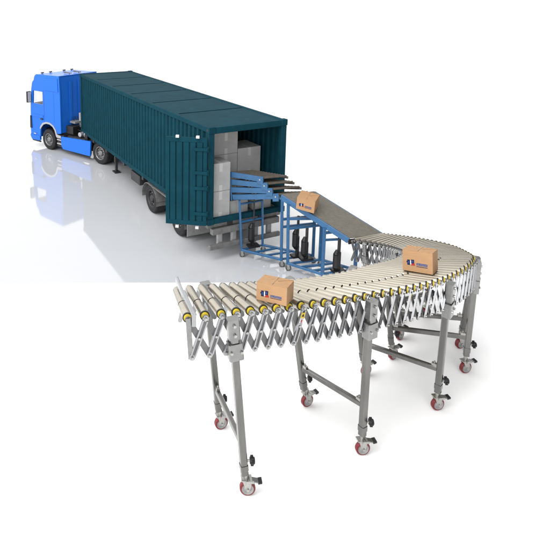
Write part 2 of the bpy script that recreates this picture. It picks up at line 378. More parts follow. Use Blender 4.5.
# door line, handle, mirror, visor, trim
mb = MB()
for x in (2.74, ): mb.box(x - .006, x + .006, .0002, .003, .92, 2.0, 'blue_rear')
mb.box(2.2, 2.206, .0002, .003, .95, 2.3, 'blue_rear'); mb.build('door_seam', tk)
mb = MB(); mb.prism([(1.95, 2.02), (2.66, 2.02), (2.70, 2.08), (2.66, 2.42), (1.97, 2.46)], .0005, .018, 'blue'); mb.build('sleeper_side_panel', tk, bevel=.012)
mb = MB(); mb.prism([(2.80, 1.06), (3.42, 1.04), (3.44, 1.12), (2.80, 1.14)], .0005, .014, 'blue'); mb.build('door_rib', tk, bevel=.008)
mb = MB(); mb.prism([(2.995, .245), (3.45, .225), (3.53, .33), (3.53, .40), (3.0, .40)], .0005, .022, 'blue'); mb.build('bumper_corner', tk, bevel=.012)
mb = MB(); mb.box(3.0, 3.44, -.04, .012, .185, .228, 'black'); mb.build('bumper_lip', tk, bevel=.008)
mb = MB(); mb.prism([(3.44, .62), (3.528, .62), (3.512, 1.05), (3.46, 1.05)], .0005, .03, 'chassis'); mb.build('air_deflector', tk, bevel=.01)
mb = MB(); mb.box(3.2, 3.32, .0225, .03, .44, .47, 'lens'); mb.build('side_marker', tk)
mb = MB(); mb.box(2.80, 2.93, .001, .03, .985, 1.035, 'black'); mb.build('door_handle', tk, bevel=.008)
mb = MB(); mb.prism([(1.865, .585), (2.06, .60), (2.12, .74), (2.25, .875), (2.43, .945), (2.64, .945), (2.83, .88), (2.96, .75), (2.99, .66), (2.94, .66), (2.90, .72), (2.79, .83), (2.62, .885), (2.44, .885), (2.29, .83), (2.18, .72), (2.12, .55), (2.08, .50), (1.865, .50)], .001, .02, 'silver'); mb.build('wheel_arch_trim', tk, bevel=.004)
mb = MB(); mb.prism([(1.865, .585), (2.06, .60), (2.12, .74), (2.25, .875), (2.43, .945), (2.64, .945), (2.83, .88), (2.96, .75), (2.99, .66), (2.94, .66), (2.90, .72), (2.79, .83), (2.62, .885), (2.44, .885), (2.29, .83), (2.18, .72), (2.12, .55), (2.08, .50), (1.865, .50)], -CW - .02, -CW - .001, 'silver'); mb.build('wheel_arch_trim', tk, bevel=.004)
for s, y in ((1, .09), (-1, -CW - .09)):
    mb = MB(); mb.box(3.42, 3.50, y - .07, y + .07, 1.52, 1.90, 'chassis'); mb.box(3.405, 3.4195, y - .055, y + .055, 1.54, 1.88, 'lens')
    mb.bar((3.46, y - s * .1, 1.86), (3.46, y, 1.88), .02, .02, 'chassis'); mb.bar((3.46, y - s * .1, 1.56), (3.46, y, 1.54), .02, .02, 'chassis'); mb.build('mirror', tk, bevel=.012)
mb = MB(); mb.box(3.36, 3.52, -CW + .08, -.08, 2.0, 2.03, 'black'); mb.build('sun_visor', tk)
for y in (-.18, -.52, -CW + .52, -CW + .18):
    mb = MB(); mb.cyl((3.02, y, 2.505), (3.02, y, 2.535), .015, 'black', n=8); mb.box(2.98, 3.04, y - .05, y + .05, 2.532, 2.572, 'greysteel'); mb.box(3.0405, 3.046, y - .04, y + .04, 2.537, 2.567, 'lens'); mb.build('roof_lamp', tk, bevel=.01)
for y in (-.6, -1.0):
    mb = MB(); mb.cyl((2.0, y, 2.585), (2.36, y, 2.585), .016, 'greysteel', .03, n=12); mb.cyl((2.1, y, 2.54), (2.1, y, 2.585), .012, 'greysteel', n=8); mb.build('air_horn', tk)
# chassis, skirt, fifth wheel, wheels
for y in (-.45, -CW + .45):
    mb = MB(); mb.box(-.85, 3.2, y - .05, y + .05, .42, .60, 'chassis'); mb.build('chassis_beam', tk, bevel=.006)
mb = MB(); mb.prism([(.46, .17), (1.78, .155), (1.86, .24), (1.9, .56), (.42, .645)], -.05, .0, 'blue'); mb.build('side_skirt', tk, bevel=.008)
mb = MB(); mb.prism([(.46, .17), (1.78, .155), (1.86, .24), (1.9, .56), (.42, .645)], -CW, -CW + .05, 'blue'); mb.build('side_skirt', tk, bevel=.008)
for z in (.30, .43):
    mb = MB(); mb.box(1.84, 2.10, -.12, -.002, z - .02, z + .02, 'silver'); mb.box(1.83, 2.11, -.12, -.03, z - .06, z - .02, 'black'); mb.build('step', tk, bevel=.006)
mb = MB(); mb.box(1.80, 2.14, -.14, -.052, .18, .60, 'chassis'); mb.build('step_housing', tk, bevel=.01)
mb = MB(); mb.cyl((.55, -.24, .44), (1.70, -.24, .44), .17, 'chassis', n=20); mb.build('fuel_tank', tk)
mb = MB(); mb.cyl((.9, -CW + .24, .44), (1.70, -CW + .24, .44), .17, 'chassis', n=20); mb.build('fuel_tank', tk)
for i, (x, y, r, ln) in enumerate(((.55, -.34, .06, .3), (.75, -.62, .07, .2), (1.55, -.9, .09, .34), (.62, -.95, .05, .4), (1.66, -.28, .05, .2))):
    mb = MB(); mb.cyl((x - ln / 2, y, .70 + r * .3), (x + ln / 2, y, .70 + r * .3), r, 'chassis', n=14); mb.cyl((x - ln * .3, y, .70), (x - ln * .25, y, .70), r * 1.15, 'black', n=14); mb.build('air_cylinder', tk)
for i, (x, y) in enumerate(((.5, -.2), (.8, -.2), (1.75, -.5), (1.1, -.95))):
    mb = MB(); mb.box(x - .07, x + .07, y - .06, y + .06, .60, .74 + .03 * (i % 3), 'black'); mb.cyl((x, y, .74), (x, y, .82), .02, 'greysteel', n=8); mb.build('valve_block', tk, bevel=.01)
mb = MB(); mb.prism([(-.42, .62), (.42, .62), (.42, .69), (-.30, .69)], -1.15, -.47, 'chassis'); mb.cyl((0, -.81, .69), (0, -.81, .72), .3, 'chassis', n=24); mb.build('fifth_wheel', tk, bevel=.006)
mb = MB(); mb.box(.9, 1.75, -1.2, -.42, .602, .66, 'chassis'); mb.box(1.45, 1.8, -.46, -.16, .66, .92, 'black'); mb.box(1.35, 1.62, -1.1, -.6, .66, .86, 'chassis'); mb.build('deck_plate', tk, bevel=.015)
for i, (x, y) in enumerate(((1.12, -.28), (.92, -.34), (1.3, -.62))):
    mb = MB(); mb.cyl((x, y - .12, .72), (x, y + .12, .72), .075, 'silver' if i < 2 else 'chassis', n=16); mb.build('air_tank', tk, bevel=.01)
for j in range(3):
    mb = MB(); mb.tube([(1.75, -.30 - .22 * j, .70), (1.5, -.36 - .2 * j, .80 + .04 * j), (1.15, -.40 - .16 * j, .74), (.7, -.5 - .1 * j, .70), (.4, -.6, .71)], .016, 'black', 8); mb.build('brake_hose', tk)
mb = MB(); mb.cyl((1.62, -.62, .7), (1.62, -.62, 1.3), .05, 'silver', n=14); mb.box(1.56, 1.82, -.60, -.34, .98, 1.04, 'palesteel'); mb.build('air_intake', tk)
for j in range(4):
    mb = MB(); pts = []
    for i in range(22):
        t = i / 21; a = t * 6 * PI
        pts.append((1.84 - .95 * t + .03 * math.cos(a), -.50 - .09 * j + .035 * math.sin(a), 1.12 - .55 * t - .18 * math.sin(PI * t) + .03 * math.sin(a + j)))
    mb.tube(pts, .011, 'black' if j % 2 else 'chassis', 6); mb.build('coiled_hose', tk)
for x0, x1 in ((-.52, .5),):
    for y0, y1 in ((-.5, -.02), (-CW + .02, -CW + .5)):
        mb = MB(); R = .41; N = 10
        pts = [(R * math.cos(PI * (.28 + .60 * i / N)), .36 + R * .78 * math.sin(PI * (.28 + .60 * i / N))) for i in range(N + 1)]
        for (xa, za), (xb, zb) in zip(pts, pts[1:]):
            mb.hexa([(xb, y0, zb), (xa, y0, za), (xa, y1, za), (xb, y1, zb), (xb, y0, zb + .012), (xa, y0, za + .012), (xa, y1, za + .012), (xb, y1, zb + .012)], 'black')
        mb.build('rear_fender', tk)
put_wheel(tk, 0, .0, .345, .27, True); put_wheel(tk, 0, -.30, .345, .24, True); put_wheel(tk, 0, -CW, .345, .27, False)
put_wheel(tk, 2.55, -.005, .345, .24, True); put_wheel(tk, 2.55, -CW + .005, .345, .24, False)
mb = MB(); mb.box(-.88, -.82, -.36, -.16, .42, .52, 'silver'); mb.build('tail_light', tk, bevel=.008)
mb = MB(); mb.box(-.88, -.82, -1.46, -1.26, .42, .52, 'silver'); mb.build('tail_light', tk, bevel=.008)

# ------------------------------------------------------------------ blue telescopic roller conveyor
BO = V((2.2, 9.8, 0))
bc = thing('telescopic_conveyor', 'blue framed roller conveyor sloping down from nested stages at the container mouth', 'conveyor', BO)
def bld(mb, name, parent=None, **k):
    return mb.build(name, parent or bc, origin=BO, **k)
wv = V((.66, .17, 0))
PN = V((2.143, 9.817, 1.40)); EN = V((3.14, 8.955, .93)); 
def deck_rollers(A, Bv, w, n, r, m, dz=0):
    """rollers between near edge A->Bv, crossing by w"""
    mb = MB()
    for i in range(n):
        t = (i + .5) / n; p = A.lerp(Bv, t) + V((0, 0, dz))
        mb.cyl(p + w * .02, p + w * .98, r, m, n=10)
    return mb
# sloping deck
sl = (EN - PN)
up = V((0, 0, 1))
mb = MB(); mb.bar(PN + V((0, 0, -.02)), EN + V((0, 0, -.02)), .035, .105, 'steelblue'); nr = bld(mb, 'side_rail')
mb = MB(); mb.bar(PN + wv + V((0, 0, -.02)), EN + wv + V((0, 0, -.02)), .035, .10, 'steelblue'); bld(mb, 'side_rail')
for i in range(44):
    t = (i + .6) / 44; p = PN.lerp(EN, t) + V((0, 0, .026)); q = p + wv
    mb = MB(); mb.cyl(p.lerp(q, .03), p.lerp(q, .97), .0145, 'roller_dark', n=12); ro = bld(mb, 'roller')
    for e0, e1 in ((-.012, .03), (.97, 1.012)):
        mb = MB(); mb.cyl(p.lerp(q, e0), p.lerp(q, e1), .010, 'bolt', n=8); bld(mb, 'axle_pin', ro)
mb = MB()
for i in range(5):
    p = PN.lerp(EN, (i + .5) / 5) + V((0, 0, -.045)); mb.bar(p + wv * .03, p + wv * .97, .03, .04, 'steelblue')
bld(mb, 'deck_cross_brace')
mb = MB(); mb.bar(EN + wv * -.03 + V((.015, -.015, -.03)), EN + wv * 1.03 + V((.015, -.015, -.03)), .03, .09, 'black'); bld(mb, 'end_plate')
# nested stages, top to bottom: near rail left end, right end
stages = [((1.2273, 10.3606, 1.645), (1.8431, 9.9951, 1.65)), ((1.2629, 10.3395, 1.49), (1.9204, 9.9491, 1.55)),
          ((1.2874, 10.3249, 1.335), (2.0069, 9.8978, 1.465)), ((1.3155, 10.3083, 1.19), (2.115, 9.834, 1.385))]
for j, (a, bq) in enumerate(stages):
    a = V(a); bq = V(bq); w2 = wv * (.74 + .06 * j)
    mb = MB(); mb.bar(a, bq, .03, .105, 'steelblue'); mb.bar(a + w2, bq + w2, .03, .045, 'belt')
    mb.bar(a + w2 * .03, a + w2 * .97, .03, .08, 'steelblue')
    st = bld(mb, 'stage_frame')
    n = 13 - 0 * j; mb = MB()
    for i in range(n):
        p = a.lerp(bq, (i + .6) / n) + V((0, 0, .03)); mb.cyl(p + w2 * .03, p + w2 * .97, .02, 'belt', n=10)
    bld(mb, 'stage_rollers', st)
    mb = MB(); e = (bq - a).normalized(); c = bq + V((-.0, -.0, .0)) - e * .06; nn = V((-e.y, e.x, 0)).normalized() * -.022
    if nn.y > 0: nn = -nn
    mb.obox(c + nn + V((0, 0, -.028)), e * .06, nn * .3, V((0, 0, .066)), 'steelblue'); mb.cyl(c + nn * 1.1, c + nn * 1.9, .014, 'bolt', n=8); bld(mb, 'stage_stop', st, bevel=.004)
    if 0 < j:
        mb = MB(); m_ = a.lerp(bq, .47)
        mb.obox(m_ + V((0, 0, .072)) - e * .03 + nn * .2, e * .018, nn * .4, V((0, 0, .028)), 'black')
        mb.obox(m_ + V((0, 0, .072)) + e * .03 + nn * .2, e * .018, nn * .4, V((0, 0, .028)), 'black'); bld(mb, 'guide_block', st)
mb = MB(); a0 = V((1.215, 10.362, 1.40)); mb.bar(V((1.29, 10.315, 1.13)), V((1.25, 10.34, 1.60)), .03, .05, 'steelblue'); bld(mb, 'end_post')
# support frame
G1, G2, G3, G4 = V((1.4924, 10.2033, 0)), V((1.9424, 10.4212, 0)), V((2.1854, 9.7918, 0)), V((2.2753, 9.5974 + .05, 0))
G5 = V((2.80, 9.225, 0)); G3b, G4b, G5b = G3 + wv * .97, G4 + wv * .97, G5 + wv * .97
Z = lambda p, z: V((p.x, p.y, z))
def leg(name, g_, z0, z1, w=.05, lean=(0, 0)):
    mb = MB(); mb.bar(Z(g_, z0), Z(g_, z1) + V((lean[0], lean[1], 0)), w, w, 'steelblue'); return bld(mb, name)
def small_caster(parent, g_):
    mb = MB(); mb.cyl(g_ + V((0, 0, .10)), g_ + V((0, 0, .17)), .014, 'bolt', n=8)
    for s in (-1, 1): mb.obox(g_ + V((.01, s * .026, .09)), (.022, 0, 0), (0, .003, 0), (0, 0, .045), 'palesteel')
    bld(mb, 'caster_fork', parent)
    mb = MB(); mb.rev(g_ + V((.015, -.02, .055)), (0, 1, 0), [(0, .001, 'palesteel'), (0, .03, 'greytyre'), (0, .048, 'greytyre'), (.005, .054, 'greytyre'), (.035, .054, 'greytyre'), (.04, .048, 'greytyre'), (.04, .001, 'greytyre')], 20); bld(mb, 'caster_wheel', parent)
for (g_, z1, w, le, cas) in ((G1, 1.16, .042, (-.06, .02), 1), (G2, 1.16, .042, (-.03, .02), 1), (G3, 1.33, .05, (-.02, .01), 1), (G4, 1.28, .05, (-.02, .04), 1), (G3b, 1.33, .05, (0, 0), 1), (G4b, 1.27, .05, (0, 0), 1), (G5, 1.03, .055, (0, 0), 1), (G5b, 1.05, .055, (0, 0), 1)):
    l_ = leg('leg', g_, .13, z1, w, le)
    if cas: small_caster(l_, g_)
def rail(name, p, q, z, z2=None, w=.04, h=.045):
    mb = MB(); mb.bar(Z(p, z), Z(q, z if z2 is None else z2), w, h, 'steelblue'); return bld(mb, name)
rail('base_rail', G1, G3, .15); rail('base_rail', G2, G3b, .15); rail('base_rail', G4, G5, .15); rail('base_rail', G4b, G5b, .15)
for t in (0, .3, .6, .97): rail('base_crossbar', G1.lerp(G3, t), G2.lerp(G3b, t), .15, w=.045, h=.03)
for t in (.04, .38, .7, .97): rail('base_crossbar', G4.lerp(G5, t), G4b.lerp(G5b, t), .15, w=.05, h=.035)
rail('brace', G1 + V((-.03, .01, 0)), G2 + V((-.02, .01, 0)), .72, h=.035); rail('brace', G1 + V((-.05, .02, 0)), G2 + V((-.03, .01, 0)), 1.08, h=.03)
rail('brace', G3, G3b, .95); rail('brace', G4, G4b, .83); rail('brace', G3 , G3b, .80)
rail('brace', G4 + V((.0, 0, 0)), G5b * .35 + G4b * .65, 1.02, 1.02)
rail('brace', G5, G5b, .93)
def actuator(p, z0, z1, r, blob):
    mb = MB(); mb.cyl(Z(p, z0), Z(p, (z0 + z1) / 2), r, 'black', n=12); mb.cyl(Z(p, (z0 + z1) / 2), Z(p, z1), r * .7, 'chassis', n=12)
    a = bld(mb, 'lift_actuator')
    mb = MB(); c = Z(p, blob); mb.cyl(c + V((-.05, -.02, -.12)), c + V((-.05, -.02, .12)), .055, 'black', n=14); mb.cyl(c + V((-.05, -.02, .12)), c + V((-.03, -.01, .2)), .055, 'black', .03, n=14)
    mb.cyl(c + V((-.05, -.02, -.12)), c + V((-.03, -.01, -.19)), .055, 'black', .03, n=14); bld(mb, 'actuator_motor', a)
    mb = MB(); mb.obox(Z(p, .19), (.11, .03, 0), (-.02, .07, 0), (0, 0, .02), 'black'); bld(mb, 'actuator_base', a)
    return a
actuator(V((1.735, 10.315, 0)), .17, 1.15, .022, .45)
actuator(V((2.50, 9.88, 0)), .17, .98, .035, .52); actuator(V((2.64, 9.76, 0)), .17, .85, .04, .42)
actuator(V((3.10, 9.30, 0)), .17, .90, .042, .38)
mb = MB(); mb.bar(V((2.80, 9.225, .80)), V((3.10, 9.30, .78)), .035, .04, 'steelblue'); bld(mb, 'actuator_arm')

# ------------------------------------------------------------------ flexible roller conveyor
FO = V((2.0, 5.8, 0))
fc = thing('flexible_conveyor', 'long curving flexible roller conveyor on silver legs with red castor wheels', 'conveyor', FO)
def fb(mb, name, parent=None, **k): return mb.build(name, parent or fc, origin=FO, **k)
OUT = [V((0.208, 4.843, 2.015)), V((0.376, 4.890, 2.006)), V((0.536, 4.936, 1.998)), V((0.687, 4.979, 1.988)), V((0.830, 5.022, 1.977)), V((0.967, 5.064, 1.966)), V((1.102, 5.107, 1.955)), V((1.237, 5.150, 1.943)), V((1.370, 5.194, 1.931)), V((1.502, 5.240, 1.919)), V((1.630, 5.289, 1.907)), V((1.756, 5.338, 1.895)), V((1.879, 5.389, 1.883)), V((2.001, 5.440, 1.871)), V((2.122, 5.494, 1.858)), V((2.242, 5.548, 1.845)), V((2.361, 5.604, 1.831)), V((2.478, 5.659, 1.816)), V((2.591, 5.714, 1.802)), V((2.699, 5.769, 1.787)), V((2.804, 5.825, 1.773)), V((2.905, 5.881, 1.758)), V((3.004, 5.938, 1.744)), V((3.102, 5.999, 1.729)), V((3.199, 6.065, 1.714)), V((3.296, 6.136, 1.698)), V((3.393, 6.214, 1.682)), V((3.490, 6.296, 1.665)), V((3.589, 6.384, 1.647)), V((3.689, 6.478, 1.630)), V((3.789, 6.578, 1.612)), V((3.886, 6.681, 1.595)), V((3.976, 6.783, 1.577)), V((4.053, 6.877, 1.558)), V((4.113, 6.959, 1.538)), V((4.159, 7.034, 1.517)), V((4.195, 7.111, 1.496)), V((4.219, 7.193, 1.478)), V((4.234, 7.277, 1.459)), V((4.243, 7.363, 1.441)), V((4.249, 7.449, 1.423)), V((4.252, 7.536, 1.405)), V((4.251, 7.622, 1.386)), V((4.243, 7.707, 1.366)), V((4.229, 7.792, 1.347)), V((4.210, 7.875, 1.326)), V((4.188, 7.958, 1.304)), V((4.165, 8.040, 1.282)), V((4.140, 8.122, 1.258)), V((4.115, 8.203, 1.234)), V((4.089, 8.284, 1.209)), V((4.063, 8.364, 1.184)), V((4.038, 8.445, 1.158)), V((4.013, 8.525, 1.132)), V((3.987, 8.606, 1.105)), V((3.960, 8.685, 1.079)), V((3.930, 8.764, 1.053)), V((3.898, 8.842, 1.027)), V((3.864, 8.919, 1.001)), V((3.828, 8.996, 0.976)), V((3.792, 9.073, 0.950))]
INN = [V((0.126, 5.584, 1.875)), V((0.263, 5.620, 1.868)), V((0.397, 5.654, 1.860)), V((0.523, 5.686, 1.852)), V((0.642, 5.717, 1.843)), V((0.752, 5.747, 1.833)), V((0.855, 5.777, 1.823)), V((0.951, 5.806, 1.813)), V((1.041, 5.834, 1.802)), V((1.127, 5.862, 1.792)), V((1.210, 5.890, 1.782)), V((1.292, 5.918, 1.772)), V((1.372, 5.948, 1.761)), V((1.454, 5.979, 1.750)), V((1.537, 6.013, 1.739)), V((1.623, 6.051, 1.728)), V((1.711, 6.091, 1.717)), V((1.801, 6.134, 1.705)), V((1.891, 6.179, 1.693)), V((1.981, 6.228, 1.681)), V((2.071, 6.279, 1.669)), V((2.161, 6.333, 1.658)), V((2.249, 6.390, 1.646)), V((2.336, 6.448, 1.634)), V((2.419, 6.506, 1.622)), V((2.499, 6.563, 1.609)), V((2.574, 6.619, 1.595)), V((2.646, 6.673, 1.581)), V((2.716, 6.725, 1.566)), V((2.784, 6.778, 1.551)), V((2.850, 6.829, 1.536)), V((2.917, 6.881, 1.521)), V((2.983, 6.934, 1.508)), V((3.048, 6.988, 1.496)), V((3.112, 7.044, 1.484)), V((3.175, 7.105, 1.473)), V((3.235, 7.168, 1.461)), V((3.290, 7.233, 1.446)), V((3.337, 7.297, 1.429)), V((3.376, 7.357, 1.411)), V((3.408, 7.414, 1.393)), V((3.437, 7.468, 1.374)), V((3.462, 7.522, 1.355)), V((3.487, 7.576, 1.336)), V((3.509, 7.632, 1.316)), V((3.530, 7.690, 1.295)), V((3.548, 7.751, 1.273)), V((3.564, 7.817, 1.251)), V((3.576, 7.886, 1.227)), V((3.585, 7.960, 1.203)), V((3.589, 8.037, 1.179)), V((3.587, 8.117, 1.153)), V((3.580, 8.200, 1.128)), V((3.566, 8.286, 1.102)), V((3.545, 8.374, 1.075)), V((3.516, 8.464, 1.049)), V((3.476, 8.555, 1.023)), V((3.427, 8.647, 0.997)), V((3.370, 8.740, 0.971)), V((3.306, 8.833, 0.946)), V((3.239, 8.927, 0.920))]
def catmull(P, t):
    i = min(int(t), len(P) - 2); f = t - i
    p0 = P[max(i - 1, 0)]; p1 = P[i]; p2 = P[i + 1]; p3 = P[min(i + 2, len(P) - 1)]
    return .5 * ((2 * p1) + (p2 - p0) * f + (2 * p0 - 5 * p1 + 4 * p2 - p3) * f * f + (3 * p1 - p0 - 3 * p2 + p3) * f ** 3)
NR = len(OUT)
TOPR = .047
rad_o = []; rad_i = []
for k in range(NR):
    a = (OUT[min(k + 1, NR - 1)] - OUT[max(k - 1, 0)]).length / (min(k + 1, NR - 1) - max(k - 1, 0))
    c = (INN[min(k + 1, NR - 1)] - INN[max(k - 1, 0)]).length / (min(k + 1, NR - 1) - max(k - 1, 0))
    rad_o.append(min(TOPR, a * .40)); rad_i.append(min(TOPR, max(.026, c * .47)))
def outdir(k):
    d = OUT[k] - INN[k]; d.z = 0; return d.normalized()
for k in range(NR):
    o_, i_ = OUT[k].copy(), INN[k].copy(); ro, ri = rad_o[k], rad_i[k]
    o_.z += TOPR - ro; i_.z += TOPR - ri
    g1, g2 = .40, .425; P = lambda t: o_.lerp(i_, t); R_ = lambda t: ro + (ri - ro) * t
    mb = MB(); mb.cyl(P(0), P(g1), R_(0), 'roller', R_(g1), n=20, mcap='joint'); mb.cyl(P(g2), P(1), R_(g2), 'roller', R_(1), n=20, mcap='joint')
    mb.cyl(P(g1), P(g2), R_(g1) * (.78 if k < 35 else .985), 'joint' if k < 35 else 'roller', n=16, cap=False)
    r = fb(mb, 'roller')
    u = (o_ - i_).normalized(); 
    mb = MB()
    mb.rev(o_, u, [(-.004, ro * 1.01, 'black'), (.012, ro * 1.01, 'black'), (.014, ro * .86, 'black'), (.010, ro * .80, 'yellow'), (.026, ro * .72, 'yellow'), (.028, ro * .42, 'bolt'), (.045, ro * .40, 'bolt'), (.046, .0005, 'bolt')], 20)
    fb(mb, 'bearing_cap', r)
    mb = MB()
    mb.rev(i_, -u, [(-.004, ri * 1.0, 'bracket'), (.006, ri * .96, 'bracket'), (.008, ri * .80, 'joint'), (.010, ri * .45, 'bolt'), (.03, ri * .42, 'bolt'), (.031, .0005, 'bolt')], 16)
    fb(mb, 'bearing_cap', r)
# scissor lattice
def link_mesh(mb, p, q, nrm, w, front):
    """U-channel link from pivot p to pivot q lying in the plane with normal nrm"""
    d = (q - p); ln = d.length; d.normalize(); n = (nrm - d * nrm.dot(d)).normalized(); s_ = d.cross(n).normalized()
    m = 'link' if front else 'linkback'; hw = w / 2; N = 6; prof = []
    for i in range(N + 1):
        a = PI / 2 + PI * i / N; prof.append((hw * math.cos(a), hw * math.sin(a)))
    for i in range(N + 1):
        a = -PI / 2 + PI * i / N; prof.append((ln + hw * math.cos(a), hw * math.sin(a)))
    A = [p + d * x + s_ * y for x, y in prof]; t = n * .005; k = len(A)
    mb.face([v_ + t for v_ in A][::-1], m); mb.face([v_ - t for v_ in A], m)
    for i in range(k):
        j = (i + 1) % k; mb.face([A[i] - t, A[j] - t, A[j] + t, A[i] + t][::-1], m)
    if front:   # raised flanges leave a groove down the middle
        for sg in (-1, 1):
            mb.obox(p + d * ln / 2 + s_ * sg * hw * .72 + n * .010, d * (ln / 2 - .02), s_ * hw * .24, n * .006, 'link')
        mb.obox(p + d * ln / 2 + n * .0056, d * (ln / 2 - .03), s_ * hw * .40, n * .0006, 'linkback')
    return d, n, s_
def drop(k): return .385 - .045 * min(k / 24, 1) if k < 30 else .34
def lattice(side, k):
    P = OUT if side > 0 else INN; res = []
    def T(i): return P[i] + outdir(i) * (side * .052)
    def Bt(i): return T(i) + V((.042 * (1 - i / NR), 0, -drop(i)))
    n = (outdir(k) + outdir(k + 1)) * side
    return T(k), Bt(k), T(k + 1), Bt(k + 1), n.normalized()
visible = [(1, k) for k in range(0, 34)] + [(-1, k) for k in range(NR - 17, NR - 1)]
rest = [(s, k) for s in (1, -1) for k in range(NR - 1) if (s, k) not in visible]
def rivets(mb, pts, n, r=.013):
    for p in pts: mb.cyl(p, p + n * .022, r, 'bolt', n=8)
sticker_arms = {}
for s, k in visible:
    t0, b0, t1, b1, n = lattice(s, k); w = .060 if s > 0 else .045
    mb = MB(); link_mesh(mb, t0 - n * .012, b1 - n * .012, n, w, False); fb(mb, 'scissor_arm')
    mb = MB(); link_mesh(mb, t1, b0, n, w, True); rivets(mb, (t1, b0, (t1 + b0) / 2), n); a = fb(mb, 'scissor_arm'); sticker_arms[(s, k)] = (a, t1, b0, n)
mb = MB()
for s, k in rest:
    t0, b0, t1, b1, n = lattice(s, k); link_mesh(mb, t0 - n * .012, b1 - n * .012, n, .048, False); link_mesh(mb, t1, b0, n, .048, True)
o = fb(mb, 'scissor_lattice'); o['kind'] = 'stuff'
for key in ((1, 7), (1, 18), (1, 13)):
    if key == (1, 13): continue
    a, p, q, n = sticker_arms[key]; d = (q - p).normalized(); s_ = d.cross(n).normalized(); c = p.lerp(q, .27) + n * .0175
    mb = MB(); mb.obox(c - d * .03, d * .03, s_ * .024, n * .001, 'yellow'); mb.obox(c + d * .035, d * .035, s_ * .024, n * .001, 'inkwhite')
    mb.face([c - d * .05 + n * .0018, c - d * .018 + s_ * .016 + n * .0018, c - d * .018 - s_ * .016 + n * .0018], 'black')
    mb.face([c - d * .05 + n * .0018, c - d * .018 - s_ * .016 + n * .0018, c - d * .018 + s_ * .016 + n * .0018], 'black')
    mb.obox(c + d * .03 + n * .0012, d * .017, s_ * .007, n * .0005, 'inkred'); mb.obox(c + d * .058 + n * .0012, d * .003, s_ * .017, n * .0005, 'black'); fb(mb, 'warning_sticker', a)
# end stop plate at the near end
mb = MB(); o0, i0 = OUT[0], INN[0]; u = (i0 - o0).normalized(); sx = V((.03, 0, 0))
p0 = o0 - u * .06 + V((.055, 0, .03)); p1 = o0.lerp(i0, .58) + V((.02, 0, .06)); p2 = i0 + u * .04 + V((.0, 0, .12))
mb.bar(p0 + V((0, 0, -.04)), p1, .045, .12, 'link'); mb.bar(p1 + V((-.005, 0, .02)), p2, .03, .06, 'link')
for t in (.08, .45, .92):
    c = p0.lerp(p1, t) + V((.012, 0, .0)); mb.cyl(c, c + V((.016, -.004, .002)), .017, 'bolt', n=10)
fb(mb, 'end_stop_plate')
mb = MB(); t0 = OUT[0] + outdir(0) * .052; mb.bar(t0 + V((0, 0, .02)), t0 + V((.03, -.0, -.40)), .05, .012, 'bracket', up=(0, 1, 0)); fb(mb, 'end_arm')

# caster: fork, wheel, brake pedal (built once, copied)
def caster_parts(r=.081):
    a = MB(); a.cyl((0, 0, .185), (0, 0, .25), .022, 'bolt', n=12); a.obox((0, 0, .185), (.055, 0, 0), (0, .042, 0), (0, 0, .006), 'bolt')
    for s in (-1, 1):
        a.prism([(-.045, .186), (.05, .186), (.045, .11), (.028, .065), (.0, .065), (-.02, .11)], s * .032 - .003, s * .032 + .003, 'bolt')
    a.cyl((.012, -.046, .081), (.012, .046, .081), .014, 'bolt', n=10)
    w = MB(); w.rev((.012, -.024, r), (0, 1, 0), [(-.008, .001, 'palesteel'), (-.008, .022, 'palesteel'), (.0, .03, 'palesteel'), (.006, r * .5, 'palesteel'), (-.002, r * .70, 'palesteel'), (-.004, r * .75, 'redtyre'), (.0, r * .92, 'redtyre'), (.006, r * .99, 'redtyre'), (.024, r, 'redtyre'), (.042, r * .99, 'redtyre'), (.048, r * .92, 'redtyre'), (.05, r * .75, 'redtyre'), (.05, r * .70, 'palesteel'), (.044, r * .4, 'palesteel'), (.05, .001, 'palesteel')], 32)
    p = MB(); p.obox((.075, -.01, .175), (.055, 0, -.012), (0, .028, 0), (.003, 0, .006), 'bracket'); p.obox((.135, -.01, .166), (.02, 0, .004), (0, .033, 0), (0, 0, .010), 'black'); p.obox((.03, -.045, .18), (.04, 0, 0), (0, .006, 0), (0, 0, .012), 'bolt')
    return a, w, p
proto = []
